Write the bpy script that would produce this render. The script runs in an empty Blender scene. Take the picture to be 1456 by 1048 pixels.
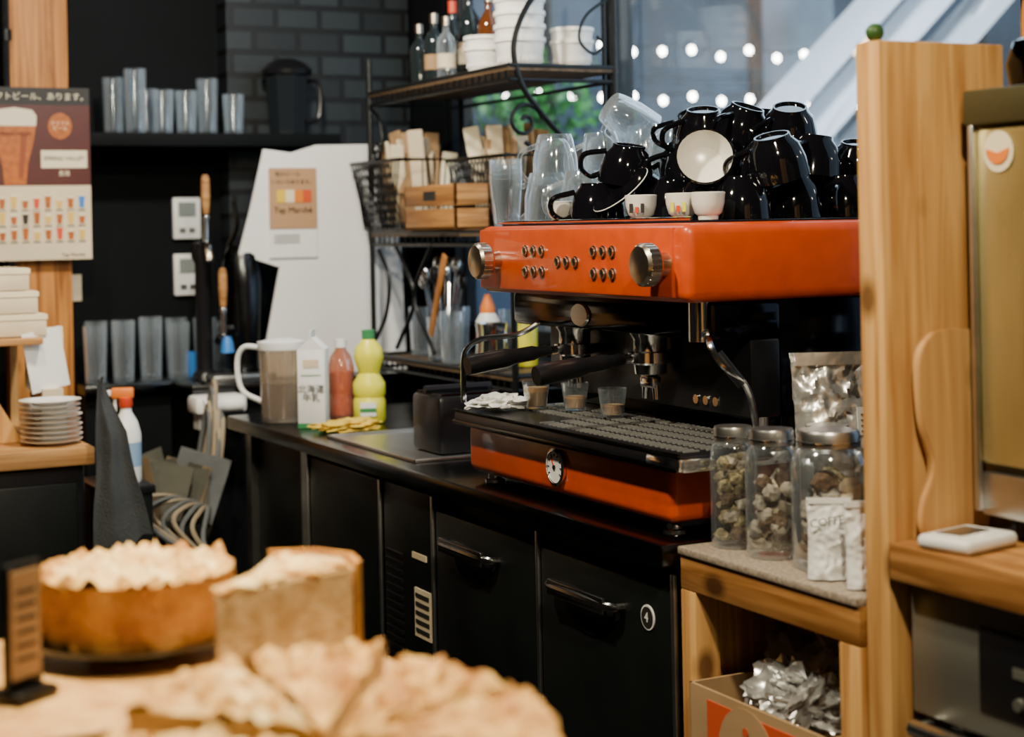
import bpy, bmesh, math, random
from mathutils import Vector, Matrix, noise, Euler
random.seed(7)
SC=bpy.context.scene
# ------------------------------------------------------------ materials
def nodes(name):
    m=bpy.data.materials.new(name); m.use_nodes=True
    nt=m.node_tree; return m,nt,nt.nodes['Principled BSDF']
def M(name,col,rough=.5,metal=0,var=0,vs=8,bump=0,bs=60,emit=0,coat=0,sub=0,stretch=(1,1,1),col2=None,rv=0,spec=.5):
    m,nt,p=nodes(name); N=nt.nodes; L=nt.links
    p.inputs['Base Color'].default_value=(*col,1); p.inputs['Roughness'].default_value=rough
    p.inputs['Metallic'].default_value=metal; p.inputs['Coat Weight'].default_value=coat; p.inputs['Specular IOR Level'].default_value=spec
    if sub: p.inputs['Subsurface Weight'].default_value=sub; p.inputs['Subsurface Scale'].default_value=.01
    tc=N.new('ShaderNodeTexCoord'); mp=N.new('ShaderNodeMapping'); mp.inputs['Scale'].default_value=stretch
    L.new(tc.outputs['Object'],mp.inputs['Vector'])
    nz=N.new('ShaderNodeTexNoise'); nz.inputs['Scale'].default_value=vs; nz.inputs['Detail'].default_value=5
    L.new(mp.outputs[0],nz.inputs['Vector'])
    if var or col2:
        r=N.new('ShaderNodeValToRGB'); c2=col2 or tuple(c*(1-var) for c in col)
        r.color_ramp.elements[0].position=.35; r.color_ramp.elements[1].position=.65
        r.color_ramp.elements[0].color=(*c2,1); r.color_ramp.elements[1].color=(*col,1)
        L.new(nz.outputs['Fac'],r.inputs[0]); L.new(r.outputs[0],p.inputs['Base Color'])
    if rv:
        mr=N.new('ShaderNodeMapRange'); mr.inputs[3].default_value=max(rough-rv,.02); mr.inputs[4].default_value=rough+rv
        L.new(nz.outputs['Fac'],mr.inputs[0]); L.new(mr.outputs[0],p.inputs['Roughness'])
    if bump:
        n2=N.new('ShaderNodeTexNoise'); n2.inputs['Scale'].default_value=bs; L.new(mp.outputs[0],n2.inputs['Vector'])
        b=N.new('ShaderNodeBump'); b.inputs['Strength'].default_value=bump; b.inputs['Distance'].default_value=.004
        L.new(n2.outputs['Fac'],b.inputs['Height']); L.new(b.outputs[0],p.inputs['Normal'])
    if emit:
        p.inputs['Emission Color'].default_value=(*col,1); p.inputs['Emission Strength'].default_value=emit
    return m
def wood(name,c1,c2,axis=2,rough=.55,scale=14):
    m,nt,p=nodes(name); N=nt.nodes; L=nt.links
    tc=N.new('ShaderNodeTexCoord'); mp=N.new('ShaderNodeMapping')
    s=[1,1,1]; s[axis]=.06; mp.inputs['Scale'].default_value=s
    L.new(tc.outputs['Object'],mp.inputs['Vector'])
    nz=N.new('ShaderNodeTexNoise'); nz.inputs['Scale'].default_value=scale*3; nz.inputs['Detail'].default_value=7; nz.inputs['Distortion'].default_value=.8
    L.new(mp.outputs[0],nz.inputs['Vector'])
    r=N.new('ShaderNodeValToRGB'); r.color_ramp.elements[0].position=.36; r.color_ramp.elements[1].position=.62
    r.color_ramp.elements[0].color=(*c2,1); r.color_ramp.elements[1].color=(*c1,1)
    L.new(nz.outputs['Fac'],r.inputs[0])
    v=N.new('ShaderNodeTexVoronoi'); v.inputs['Scale'].default_value=9; v.inputs['Randomness'].default_value=1
    mp2=N.new('ShaderNodeMapping'); s2=[1,1,1]; s2[axis]=.6; mp2.inputs['Scale'].default_value=s2
    L.new(tc.outputs['Object'],mp2.inputs['Vector']); L.new(mp2.outputs[0],v.inputs['Vector'])
    kr=N.new('ShaderNodeValToRGB'); kr.color_ramp.elements[0].color=(.12,.07,.04,1); kr.color_ramp.elements[1].color=(1,1,1,1)
    kr.color_ramp.elements[0].position=.09; kr.color_ramp.elements[1].position=.20
    L.new(v.outputs['Distance'],kr.inputs[0])
    mx=N.new('ShaderNodeMix'); mx.data_type='RGBA'; mx.blend_type='MULTIPLY'; mx.inputs[0].default_value=.85
    L.new(r.outputs[0],mx.inputs[6]); L.new(kr.outputs[0],mx.inputs[7]); L.new(mx.outputs[2],p.inputs['Base Color'])
    b=N.new('ShaderNodeBump'); b.inputs['Strength'].default_value=.25; b.inputs['Distance'].default_value=.002
    L.new(nz.outputs['Fac'],b.inputs['Height']); L.new(b.outputs[0],p.inputs['Normal'])
    p.inputs['Roughness'].default_value=rough; p.inputs['Specular IOR Level'].default_value=.3
    return m
def glassm(name,tint=(.93,.96,.98),gloss=.07,edge=.75,pale=.015,pale_edge=.22,mcol=(.80,.90,1)):
    m=bpy.data.materials.new(name); m.use_nodes=True; nt=m.node_tree; N=nt.nodes; L=nt.links
    N.remove(N['Principled BSDF']); out=N['Material Output']
    t=N.new('ShaderNodeBsdfTransparent'); t.inputs[0].default_value=(*tint,1)
    g=N.new('ShaderNodeBsdfGlossy'); g.inputs[0].default_value=(.95,.98,1,1); g.inputs['Roughness'].default_value=.08
    d=N.new('ShaderNodeBsdfDiffuse'); d.inputs[0].default_value=(*mcol,1)
    lw=N.new('ShaderNodeLayerWeight'); lw.inputs[0].default_value=.35
    def mr(a,b):
        n=N.new('ShaderNodeMapRange'); n.inputs[3].default_value=a; n.inputs[4].default_value=b; L.new(lw.outputs['Facing'],n.inputs[0]); return n
    a=mr(pale,pale_edge); b=mr(gloss,edge)  # diffuse share paints bright highlights on clear glass; the plastics are truly cloudy
    m1=N.new('ShaderNodeMixShader'); L.new(a.outputs[0],m1.inputs[0]); L.new(t.outputs[0],m1.inputs[1]); L.new(d.outputs[0],m1.inputs[2])
    m2=N.new('ShaderNodeMixShader'); L.new(b.outputs[0],m2.inputs[0]); L.new(m1.outputs[0],m2.inputs[1]); L.new(g.outputs[0],m2.inputs[2])
    L.new(m2.outputs[0],out.inputs[0]); return m
ORANGE=M('orange_enamel',(.64,.072,.004),.34,0,.12,30,coat=.25,rv=.06)
CHROME=M('chrome',(.80,.81,.82),.14,1,rv=.05)
STEEL=M('brushed_steel',(.62,.62,.61),.32,1,.2,20,stretch=(1,.05,1))
OVENF=M('oven_front_steel',(.30,.30,.26),.36,.65,.3,10,stretch=(1,.1,1))
GRILL=M('tray_slat_steel',(.50,.50,.49),.35,.7)
DSTEEL=M('dark_steel',(.07,.075,.08),.22,1,.2,10,rv=.1)
HANDLE=M('handle_steel',(.25,.25,.25),.25,1)
DOOR=M('fridge_door_dark',(.006,.008,.008),.42,.1,.4,4,rv=.1,spec=.3)
BLACKP=M('black_plastic',(.008,.008,.010),.3,spec=.4)
BLACKG=M('black_glaze',(.004,.004,.006),.07,coat=.4)
WHITEG=M('white_glaze',(.86,.84,.79),.2,0,.05,20)
IRON=M('wrought_iron',(.006,.007,.008),.38,.5,bump=.3,bs=120)
MIRROR=M('black_mirror_steel',(.035,.035,.04),.12,1)
GOLD=M('worn_nickel',(.68,.60,.48),.28,1,.25,30)
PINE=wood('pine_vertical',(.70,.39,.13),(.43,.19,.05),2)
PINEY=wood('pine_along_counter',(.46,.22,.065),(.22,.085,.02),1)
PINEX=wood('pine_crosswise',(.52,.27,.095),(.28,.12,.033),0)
OLDW=wood('post_wood',(.58,.24,.055),(.26,.09,.018),2)
PADW=wood('maple_board',(.68,.40,.15),(.52,.26,.085),2,.45,10)
GRAN=M('speckled_laminate',(.44,.36,.28),.5,0,.5,160)
WALLD=M('dark_wall_paint',(.0045,.006,.0075),.7,0,.3,3,bump=.2,spec=.12)
PLAST=M('dark_plaster',(.045,.038,.030),.8,0,.3,3)
FLOORM=M('dark_concrete_floor',(.022,.020,.018),.5,0,.4,4,bump=.2)
PAPER=M('white_paper',(.88,.88,.87),.7,0,.05,5)
CREAM=M('cream_paper',(.74,.61,.42),.7,0,.12,12)
KRAFT=M('kraft_paper',(.40,.24,.11),.75,0,.25,14,bump=.4,bs=30)
WHITEP=M('white_plastic',(.86,.87,.86),.35)
INK=M('black_ink',(.015,.013,.012),.6)
REDP=M('poster_red',(.085,.008,.004),.45,0,.35,9)
AMBER=M('amber_print',(.50,.12,.008),.45,0,.35,60)
FOAMP=M('foam_print',(.82,.72,.50),.5)
YELP=M('yellow_plastic',(.80,.74,.03),.35,sub=.1)
GREENP=M('green_plastic',(.04,.24,.08),.4)
REDPL=M('red_plastic',(.65,.06,.02),.4)
ORANGEP=M('orange_plastic',(.80,.20,.02),.4)
BLUEP=M('blue_plastic',(.03,.20,.62),.4)
YCLOTH=M('yellow_cloth',(.78,.52,.05),.85,0,.3,30,bump=.8,bs=120)
WCLOTH=M('white_cloth',(.8,.8,.78),.85,0,.15,20,bump=.8,bs=90)
GCLOTH=M('gray_cloth',(.15,.16,.165),.95,0,.25,10,bump=.6,bs=200,spec=.1)
GLASS=glassm('clear_glass')
THING=glassm('drinking_glass',pale=.03,pale_edge=.42)
PLG=glassm('cloudy_plastic',(.85,.78,.70),.08,.35,.13,.40,(.8,.70,.58))
PINKPL=glassm('pink_bottle_plastic',(.85,.45,.32),.1,.4,.15,.4,(.8,.45,.33))
PANE=glassm('window_pane',(.95,.97,.98),.02,.2,.03,.06,(.75,.88,1))  # small diffuse share paints window haze into the pane
FOIL=M('silver_foil',(.80,.80,.79),.28,.8,.15,12,bump=1,bs=26)
COFFEEL=M('milky_coffee',(.50,.28,.12),.4)
COFFEE=M('coffee',(.12,.05,.015),.3)
TEA=M('herb_tea',(.50,.40,.20),.9,0,.6,120,bump=1,bs=150)
TEAB=M('tea_bags',(.54,.46,.36),.9,0,.45,90,bump=1,bs=100)
TEAD=M('dark_tea_leaves',(.16,.09,.045),.9,0,.5,120,bump=1,bs=150)
CARD=M('cardboard',(.46,.29,.14),.8,0,.15,10)
PRINTR=M('red_print',(.62,.08,.02),.6)
CRUST=M('baked_crust',(.60,.28,.05),.65,0,0,22,bump=1,bs=70,col2=(.32,.115,.016))
CRUMB=M('cake_crumb',(.78,.56,.28),.8,0,0,45,bump=1,bs=140,col2=(.52,.32,.12))
STREUS=M('almond_topping',(.93,.74,.36),.7,0,0,26,bump=1,bs=90,col2=(.56,.28,.055))
STREUB=M('golden_topping',(.76,.46,.13),.7,0,0,26,bump=1,bs=90,col2=(.42,.17,.028))
GOLDREF=M('gold_reflection_panel',(.66,.56,.27),.28,.7,0,2.2,stretch=(1,1.5,.5),rv=.1,col2=(.27,.22,.08))  # steel door; golden reflections painted in as broad colour variation
OLIVE=M('olive_metal',(.07,.065,.03),.4,.5)
def brickm():
    m,nt,p=nodes('black_brick'); N=nt.nodes; L=nt.links
    tc=N.new('ShaderNodeTexCoord'); mp=N.new('ShaderNodeMapping'); mp.inputs['Rotation'].default_value=(math.pi/2,0,0)
    L.new(tc.outputs['Object'],mp.inputs[0]); b=N.new('ShaderNodeTexBrick')
    b.inputs['Color1'].default_value=(.022,.032,.038,1); b.inputs['Color2'].default_value=(.008,.011,.013,1); b.inputs['Mortar'].default_value=(.0015,.002,.0025,1)
    b.inputs['Scale'].default_value=3.4; b.inputs['Mortar Size'].default_value=.03
    L.new(mp.outputs[0],b.inputs['Vector']); L.new(b.outputs['Color'],p.inputs['Base Color'])
    bp=N.new('ShaderNodeBump'); bp.invert=True; bp.inputs['Strength'].default_value=.8; bp.inputs['Distance'].default_value=.01
    L.new(b.outputs['Fac'],bp.inputs['Height']); L.new(bp.outputs[0],p.inputs['Normal']); p.inputs['Roughness'].default_value=.45
    return m
BRICK=brickm()
# ------------------------------------------------------------ builder
def T(x,y,z): return Matrix.Translation((x,y,z))
def R(a,ax): return Matrix.Rotation(math.radians(a),4,ax)
def frame(p,d):
    d=Vector(d).normalized(); return T(*p)@d.to_track_quat('Z','Y').to_matrix().to_4x4()
def smooth(pts,n=6):
    P=[Vector(p) for p in pts]; P=[2*P[0]-P[1]]+P+[2*P[-1]-P[-2]]; o=[]
    for i in range(1,len(P)-2):
        a,b,c,d=P[i-1:i+3]
        for k in range(n):
            t=k/n; o.append(.5*((2*b)+(c-a)*t+(2*a-5*b+4*c-d)*t*t+(3*b-a-3*c+d)*t**3))
    o.append(P[-2]); return o
class Bd:
    def __init__(s,name): s.name=name; s.bm=bmesh.new(); s.mats=[]
    def merge(s,bm,mat,Mx=None):
        if Mx is not None: bm.transform(Mx)
        if mat not in s.mats: s.mats.append(mat)
        i=s.mats.index(mat)
        for f in bm.faces: f.material_index=i; f.smooth=True
        me=bpy.data.meshes.new('t'); bm.to_mesh(me); bm.free(); s.bm.from_mesh(me); bpy.data.meshes.remove(me); return s
    def box(s,x0,x1,y0,y1,z0,z1,mat,bev=.0,Mx=None,seg=2):
        bm=bmesh.new(); bmesh.ops.create_cube(bm,size=1)
        bm.transform(T((x0+x1)/2,(y0+y1)/2,(z0+z1)/2)@Matrix.Diagonal((x1-x0,y1-y0,z1-z0,1)))
        if bev: bmesh.ops.bevel(bm,geom=bm.edges[:],offset=bev,segments=seg,affect='EDGES',profile=.5)
        return s.merge(bm,mat,Mx)
    def lathe(s,prof,mat,Mx=None,seg=28):
        bm=bmesh.new(); rings=[]
        for r,z in prof:
            rings.append([bm.verts.new((max(r,0)*math.cos(2*math.pi*k/seg),max(r,0)*math.sin(2*math.pi*k/seg),z)) for k in range(seg)])
        for a,b in zip(rings,rings[1:]):
            for k in range(seg):
                bm.faces.new((a[k],a[(k+1)%seg],b[(k+1)%seg],b[k]))
        bmesh.ops.remove_doubles(bm,verts=bm.verts[:],dist=1e-6)
        bmesh.ops.recalc_face_normals(bm,faces=bm.faces[:])
        return s.merge(bm,mat,Mx)
    def cyl(s,p0,p1,r,mat,r2=None,seg=20):
        p0=Vector(p0);p1=Vector(p1);h=(p1-p0).length; r2=r if r2 is None else r2
        return s.lathe([(0,0),(r,0),(r2,h),(0,h)],mat,frame(p0,p1-p0),seg)
    def tube(s,pts,r,mat,seg=8,closed=False):
        P=[Vector(p) for p in pts]; n=len(P); bm=bmesh.new(); rings=[]
        rr=r if isinstance(r,(list,tuple)) else [r]*n
        t0=(P[1]-P[0]).normalized(); up=Vector((0,0,1)) if abs(t0.z)<.9 else Vector((1,0,0)); nrm=t0.cross(up).normalized()
        for i in range(n):
            if closed: t=(P[(i+1)%n]-P[i-1]).normalized()
            else: t=(P[min(i+1,n-1)]-P[max(i-1,0)]).normalized()
            nrm=(nrm-t*nrm.dot(t)).normalized(); b=t.cross(nrm)
            rings.append([bm.verts.new(P[i]+(nrm*math.cos(2*math.pi*k/seg)+b*math.sin(2*math.pi*k/seg))*rr[i]) for k in range(seg)])
        pr=list(zip(rings,rings[1:]))+([(rings[-1],rings[0])] if closed else [])
        for a,b in pr:
            for k in range(seg): bm.faces.new((a[k],a[(k+1)%seg],b[(k+1)%seg],b[k]))
        if not closed: bm.faces.new(rings[0][::-1]); bm.faces.new(rings[-1])
        return s.merge(bm,mat)
    def prism(s,poly,h,mat,Mx=None,bev=0):
        bm=bmesh.new(); a=[bm.verts.new((x,y,0)) for x,y in poly]; b=[bm.verts.new((x,y,h)) for x,y in poly]; n=len(poly)
        bm.faces.new(a[::-1]); bm.faces.new(b)
        for k in range(n): bm.faces.new((a[k],a[(k+1)%n],b[(k+1)%n],b[k]))
        bmesh.ops.recalc_face_normals(bm,faces=bm.faces[:])
        if bev: bmesh.ops.bevel(bm,geom=bm.edges[:],offset=bev,segments=2,affect='EDGES')
        return s.merge(bm,mat,Mx)
    def blob(s,c,size,mat,amp=.15,fr=3,sub=3,box=.0,Mx=None,seed=None,floor=None):
        bm=bmesh.new(); bmesh.ops.create_icosphere(bm,subdivisions=sub,radius=1); sd=Vector((random.random()*50,random.random()*50,0))
        for v in bm.verts:
            p=v.co.copy()
            if box:
                m=max(abs(p.x),abs(p.y),abs(p.z)); p=p.lerp(p/m,box)
            p*=1+amp*noise.noise(p*fr+sd)+amp*.5*noise.noise(p*fr*2.3+sd)
            v.co=Vector((p.x*size[0],p.y*size[1],p.z*size[2]))
            if floor is not None and v.co.z<floor: v.co.z=floor
        return s.merge(bm,mat,T(*c)@(Mx or Matrix()))
    def sheet(s,p00,p10,p01,p11,mat,nu=14,nv=14,amp=0,fr=8,th=.002):
        bm=bmesh.new(); g=[]; A,B_,C,D=map(Vector,(p00,p10,p01,p11)); nr=(B_-A).cross(C-A).normalized()
        for i in range(nu+1):
            row=[]
            for j in range(nv+1):
                u=i/nu;v=j/nv; p=A*(1-u)*(1-v)+B_*u*(1-v)+C*(1-u)*v+D*u*v
                row.append(bm.verts.new(p+nr*amp*noise.noise(p*fr)))
            g.append(row)
        for i in range(nu):
            for j in range(nv): bm.faces.new((g[i][j],g[i+1][j],g[i+1][j+1],g[i][j+1]))
        if th: bmesh.ops.solidify(bm,geom=bm.faces[:],thickness=th)
        return s.merge(bm,mat)
    def text(s,st,size,Mx,mat,th=.0004):
        cu=bpy.data.curves.new('tx','FONT'); cu.body=st; cu.size=size; cu.align_x='CENTER'; cu.align_y='CENTER'; cu.extrude=th; cu.resolution_u=2
        ob=bpy.data.objects.new('tx',cu); SC.collection.objects.link(ob)
        dg=bpy.context.evaluated_depsgraph_get(); me=bpy.data.meshes.new_from_object(ob.evaluated_get(dg))
        bm=bmesh.new(); bm.from_mesh(me); bpy.data.objects.remove(ob); bpy.data.curves.remove(cu); bpy.data.meshes.remove(me)
        return s.merge(bm,mat,Mx)
    def done(s,ang=35,local=False):
        me=bpy.data.meshes.new(s.name)
        if not local:
            vs=[v.co for v in s.bm.verts]
            lo=Vector([min(v[i] for v in vs) for i in range(3)]); hi=Vector([max(v[i] for v in vs) for i in range(3)])
            o=Vector(((lo.x+hi.x)/2,(lo.y+hi.y)/2,lo.z)); s.bm.transform(T(*-o))
        else: o=Vector((0,0,0))
        s.bm.to_mesh(me); s.bm.free()
        for m in s.mats: me.materials.append(m)
        me.set_sharp_from_angle(angle=math.radians(ang))
        ob=bpy.data.objects.new(s.name,me); ob.location=o; SC.collection.objects.link(ob); return ob
def dup(ob,loc,rot=(0,0,0),sc=1):
    o=bpy.data.objects.new(ob.name.split('.')[0],ob.data); SC.collection.objects.link(o)
    o.location=loc; o.rotation_euler=[math.radians(a) for a in rot]; o.scale=(sc,)*3; return o
def FY(x,y,z): return T(x,y,z)@R(90,'X')
def FX(x,y,z): return T(x,y,z)@R(-90,'Z')@R(90,'X')
# ------------------------------------------------------------ room shell
Bd('floor').box(-1.6,2.3,-1.3,5.3,-.05,0,FLOORM).done()
Bd('ceiling').box(-1.6,2.3,-1.3,5.3,2.8,2.85,PLAST).done()
Bd('wall_back').box(-1.6,2.3,5.2,5.3,0,2.8,WALLD).done()
Bd('wall_left').box(-1.7,-1.6,-1.3,5.3,0,2.8,PLAST).done()
Bd('wall_front').box(-1.6,2.3,-1.4,-1.3,0,2.8,PLAST).done()
w=Bd('wall_right'); w.box(2.25,2.35,-1.3,5.3,0,1.0,WALLD).box(2.25,2.35,-1.3,5.3,2.55,2.8,WALLD).box(2.25,2.35,-1.3,1.6,1.0,2.55,WALLD).box(2.25,2.35,4.85,5.3,1.0,2.55,WALLD).done()
w=Bd('window_1')
for y in (1.6,2.30,3.83,4.81): w.box(2.26,2.33,y,y+.04,1.0,2.55,IRON)
w.box(2.26,2.33,1.6,4.85,1.0,1.04,IRON).box(2.26,2.33,1.6,4.85,2.51,2.55,IRON).box(2.29,2.296,1.62,4.83,1.02,2.53,PANE).done()
Bd('brick_panel').box(1.62,2.24,5.1,5.195,.95,2.5,BRICK).done()
# ------------------------------------------------------------ outside
Bd('street_ground').box(2.36,14,0,14,-.05,0,FLOORM).done()
OUTW=M('outside_wall_blue',(.055,.10,.165),.6,0,.7,.9)
HAZEW=M('outside_wall_haze',(.26,.36,.46),.6,0,.6,1.6)  # paler blue puts hazy light into this wall section's colour
b=Bd('street_facade'); b.box(2.4,6.7,9.4,9.5,0,3.2,OUTW).box(6.7,7.35,9.4,9.5,0,3.2,HAZEW).box(7.35,12,9.4,9.5,0,3.2,OUTW)
for x in (3.3,5.0,6.62,8.6): b.box(x,x+.10,9.36,9.4,0,3.2,BLACKP)
b.box(2.4,6.7,9.34,9.4,1.76,1.84,BLACKP).done()
BULB=M('bulb_glow',(1,.95,.85),.5,emit=40)
fl=Bd('fairy_lights')
for z,sag,off in ((2.42,.05,.6),(2.12,.03,0)):
    n=22
    fl.tube([(3.2+i*.215,8.8,z+.03-sag*math.sin(i*1.3+off)**2) for i in range(n)],.005,IRON,5)
    for i in range(n):
        fl.blob((3.2+i*.215,8.8,z-sag*math.sin(i*1.3+off)**2),(.021,.021,.025),BULB,0,1,2)
fl.tube([(3.18,8.8,0),(3.18,8.8,2.5)],.02,IRON).tube([(7.72,8.8,0),(7.72,8.8,2.5)],.02,IRON)
fl.done()
b=Bd('street_lantern'); b.cyl((6.95,8.6,0),(6.95,8.6,2.38),.02,IRON).box(6.91,6.99,8.56,8.64,2.38,2.68,M('lantern_glow',(1,.62,.28),.5,emit=6),.01).done()
LEAF=M('leaf_green',(.07,.34,.06),.5,0,.6,12)
pl=Bd('street_shrub'); pl.cyl((4.2,8.0,.0),(4.2,8.0,1.8),.03,OLDW)
for i in range(380):
    c=Vector((4.2,8.0,1.98))+Vector((random.gauss(0,.20),random.gauss(0,.15),random.gauss(0,.12)))
    mx=T(*c)@Euler((random.random()*6,random.random()*6,random.random()*6)).to_matrix().to_4x4()
    pl.prism([(-.04,0),(0,-.018),(.045,0),(0,.018)],.001,LEAF,mx)
pl.done()
AWN=M('white_awning',(.92,.95,.98),.6)
aw=Bd('street_awning')
for k,(o,wd_) in enumerate(((0,.10),(-.20,.06),(.24,.05))):
    aw.sheet((4.55+o*.9,6.0,1.60-o*.5),(4.55+o*.9,6.4,1.60-o*.5),(5.95+o*.9,6.0,2.85-o*.5),(5.95+o*.9,6.4,2.85-o*.5),AWN,3,3,th=wd_)
for x,z in ((4.6,1.6),(5.9,2.7)): aw.tube([(x,6.4,0),(x,6.4,z)],.02,IRON)
aw.done()
# ------------------------------------------------------------ counter & refrigerator
ct=Bd('steel_counter')
ct.box(1.37,2.2,2.2,4.38,.815,.85,DSTEEL,.006)
ct.box(1.43,1.85,3.25,3.75,.851,.853,STEEL).box(1.42,1.86,3.24,3.25,.85,.858,STEEL,.002).box(1.42,1.86,3.75,3.76,.85,.858,STEEL,.002).box(1.42,1.43,3.24,3.76,.85,.858,STEEL,.002)
for y in (3.9,4.33):
    for x in (1.42,2.15): ct.box(x,x+.04,y,y+.04,0,.815,STEEL)
ct.box(1.44,2.15,3.86,4.36,.05,.80,DOOR,.01)
ct.done()
fr=Bd('undercounter_refrigerator')
fr.box(1.43,2.1,2.205,3.84,.10,.812,DOOR)
for x in (1.5,2.0):
    for y in (2.3,3.7): fr.cyl((x,y,0),(x,y,.1),.02,STEEL)
for y0,y1 in ((2.215,2.65),(2.665,3.10)):
    fr.box(1.398,1.43,y0,y1,.14,.775,DOOR,.008)
    yc=(y0+y1)/2+.04
    fr.prism([(.085*math.cos(a),.06*math.sin(a)) for a in [math.pi+math.pi*k/16 for k in range(17)]],.003,BLACKP,FX(1.3975,yc,.715))
    fr.tube(smooth([(1.40,yc-.11,.72),(1.375,yc-.10,.722),(1.368,yc,.724),(1.375,yc+.10,.722),(1.40,yc+.11,.72)]),.008,HANDLE,10)
    fr.box(1.366,1.376,yc-.095,yc+.095,.708,.736,HANDLE,.003)
for y in (2.205,2.652,3.105,3.38,3.83): fr.box(1.395,1.402,y,y+.010,.12,.80,STEEL,.001)
fr.box(1.402,1.43,3.12,3.375,.14,.80,DOOR,.004)
for i in range(26): fr.box(1.396,1.404,3.27,3.36,.20+i*.018,.208+i*.018,BLACKP)
fr.box(1.40,1.43,3.395,3.825,.14,.80,DOOR,.006)
fr.box(1.399,1.402,3.13,3.21,.50,.60,CREAM)
for i in range(5): fr.box(1.3975,1.399,3.137,3.203,.51+i*.018,.518+i*.018,INK)
fr.box(1.399,1.402,3.15,3.22,.66,.672,CREAM)
fr.lathe([(0,0),(.02,0),(.02,.002),(0,.002)],WHITEP,FX(1.398,2.285,.72)).lathe([(0,0),(.017,0),(.017,.003),(0,.003)],INK,FX(1.398,2.285,.72)).text('4',.022,FX(1.394,2.285,.72),WHITEP)
fr.done()
# ------------------------------------------------------------ espresso machine
e=Bd('espresso_machine')
e.box(1.46,1.99,2.25,3.0,1.215,1.343,ORANGE,.018,seg=4)
e.box(1.454,1.47,2.285,2.985,1.222,1.337,ORANGE,.005)
e.box(1.50,1.97,2.28,2.97,1.342,1.346,BLACKP)
for x in (1.49,1.975): e.tube([(x,2.28,1.350),(x,2.97,1.350)],.003,CHROME)
e.box(1.66,1.97,2.28,2.97,.96,1.215,MIRROR,.004)
e.box(1.52,1.66,2.275,2.975,1.150,1.215,MIRROR,.01)
e.box(1.60,1.66,2.28,2.97,1.02,1.15,BLACKP,.005)
e.lathe([(0,0),(.022,0),(.020,.004),(0,.005)],STEEL,FX(1.519,2.70,1.178)@Matrix.Diagonal((1.5,1,1,1)))
for y in (2.80,2.53):
    e.lathe([(0,.075),(.036,.075),(.036,.05),(.030,.04),(.030,.02),(.039,.018),(.039,0),(.03,-.004),(.028,-.02),(.012,-.026),(0,-.026)],CHROME,T(1.562,y,1.10))
    e.tube(smooth([(1.53,y,1.108),(1.49,y,1.106),(1.45,y,1.102),(1.38,y,1.094),(1.335,y,1.088)],4),[.008]*3+[.011]*3+[.014]*4+[.018]*3+[.0185]*3+[.017],BLACKP,14)
    e.tube([(1.535,y,1.108),(1.485,y,1.106)],.0085,CHROME,12)
    e.box(1.552,1.572,y-.022,y+.022,1.055,1.075,CHROME,.004)
    for d in (-.016,.016): e.cyl((1.562,y+d,1.06),(1.562,y+d*1.15,1.035),.007,CHROME,.006)
e.cyl((1.515,2.30,1.15),(1.515,2.30,1.215),.018,CHROME).cyl((1.64,2.30,.99),(1.64,2.30,1.15),.010,CHROME)
for k in range(3): e.cyl((1.60,2.38+k*.03,1.04),(1.596,2.38+k*.03,1.04),.008,CHROME)
e.tube(smooth([(1.54,2.86,1.17),(1.49,2.89,1.135),(1.44,2.95,1.125),(1.415,2.975,1.10),(1.412,2.98,1.05),(1.412,2.98,1.0)]),.0055,CHROME)
e.tube(smooth([(1.56,2.33,1.18),(1.50,2.25,1.155),(1.505,2.225,1.12),(1.54,2.205,1.08),(1.555,2.20,1.0)]),.0055,CHROME)
e.cyl((1.505,2.235,1.135),(1.535,2.21,1.085),.009,BLACKP)
e.box(1.385,1.66,2.17,2.97,.963,.988,BLACKP,.006)
e.box(1.381,1.392,2.17,2.97,.962,.972,DSTEEL,.003).box(1.39,1.66,2.164,2.176,.962,.984,CHROME,.004).box(1.381,1.40,2.164,2.26,.963,.985,CHROME,.006)
e.tube([(1.386,2.168,.989),(1.386,2.972,.989)],.003,DSTEEL)
for i in range(46):
    y=2.20+i*.0162
    for k in range(5):
        if (k<2 and 6<i<30) or k>=2 or i<10: e.box(1.417+k*.043,1.445+k*.043,y,y+.0055,.988,.9905,GRILL)
e.box(1.41,1.98,2.23,2.96,.873,.964,ORANGE,.014,seg=3)
e.box(1.43,1.97,2.235,2.955,.868,.875,BLACKP)
G=FX(1.409,2.597,.920)
e.lathe([(0,0),(.032,0),(.033,.006),(.028,.008),(.028,.005),(0,.005)],CHROME,G,32).lathe([(0,.0055),(.027,.0055),(0,.0062)],WHITEP,G)
e.box(-.001,.001,-.002,.020,.006,.008,REDPL,Mx=G@R(35,'Z')).lathe([(0,.006),(.004,.006),(.004,.0085),(0,.0085)],BLACKP,G)
for k in range(9): e.box(-.0008,.0008,.020,.025,.006,.0072,INK,Mx=G@R(-120+k*30,'Z'))
for x in (1.445,1.93):
    for y in (2.275,2.915): e.lathe([(0,0),(.020,0),(.020,.006),(.014,.008),(.014,.026),(0,.026)],CHROME,T(x,y,.851))
for y in (2.786,2.754,2.722,2.532,2.50,2.469):
    for z in (1.296,1.258): e.lathe([(0.011,0),(.011,.002),(.0085,.003),(.008,.006),(0,.008)],GOLD,FX(1.454,y,z),16)
for y in (2.661,2.629,2.597): e.lathe([(0.011,0),(.011,.002),(.0085,.003),(.008,.006),(0,.008)],GOLD,FX(1.454,y,1.277),16)
for y in (2.905,2.305):
    K=FX(1.455,y,1.277)
    e.lathe([(.020,0),(.018,.012),(.018,.018),(.031,.022),(.034,.026),(.034,.045),(.030,.050),(.012,.053),(0,.053)],GOLD,K,32)
    for k in range(24): e.box(.0325,.0352,-.0018,.0018,.027,.045,GOLD,.0005,Mx=K@R(k*15,'Z'),seg=1)
e.done()
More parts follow.
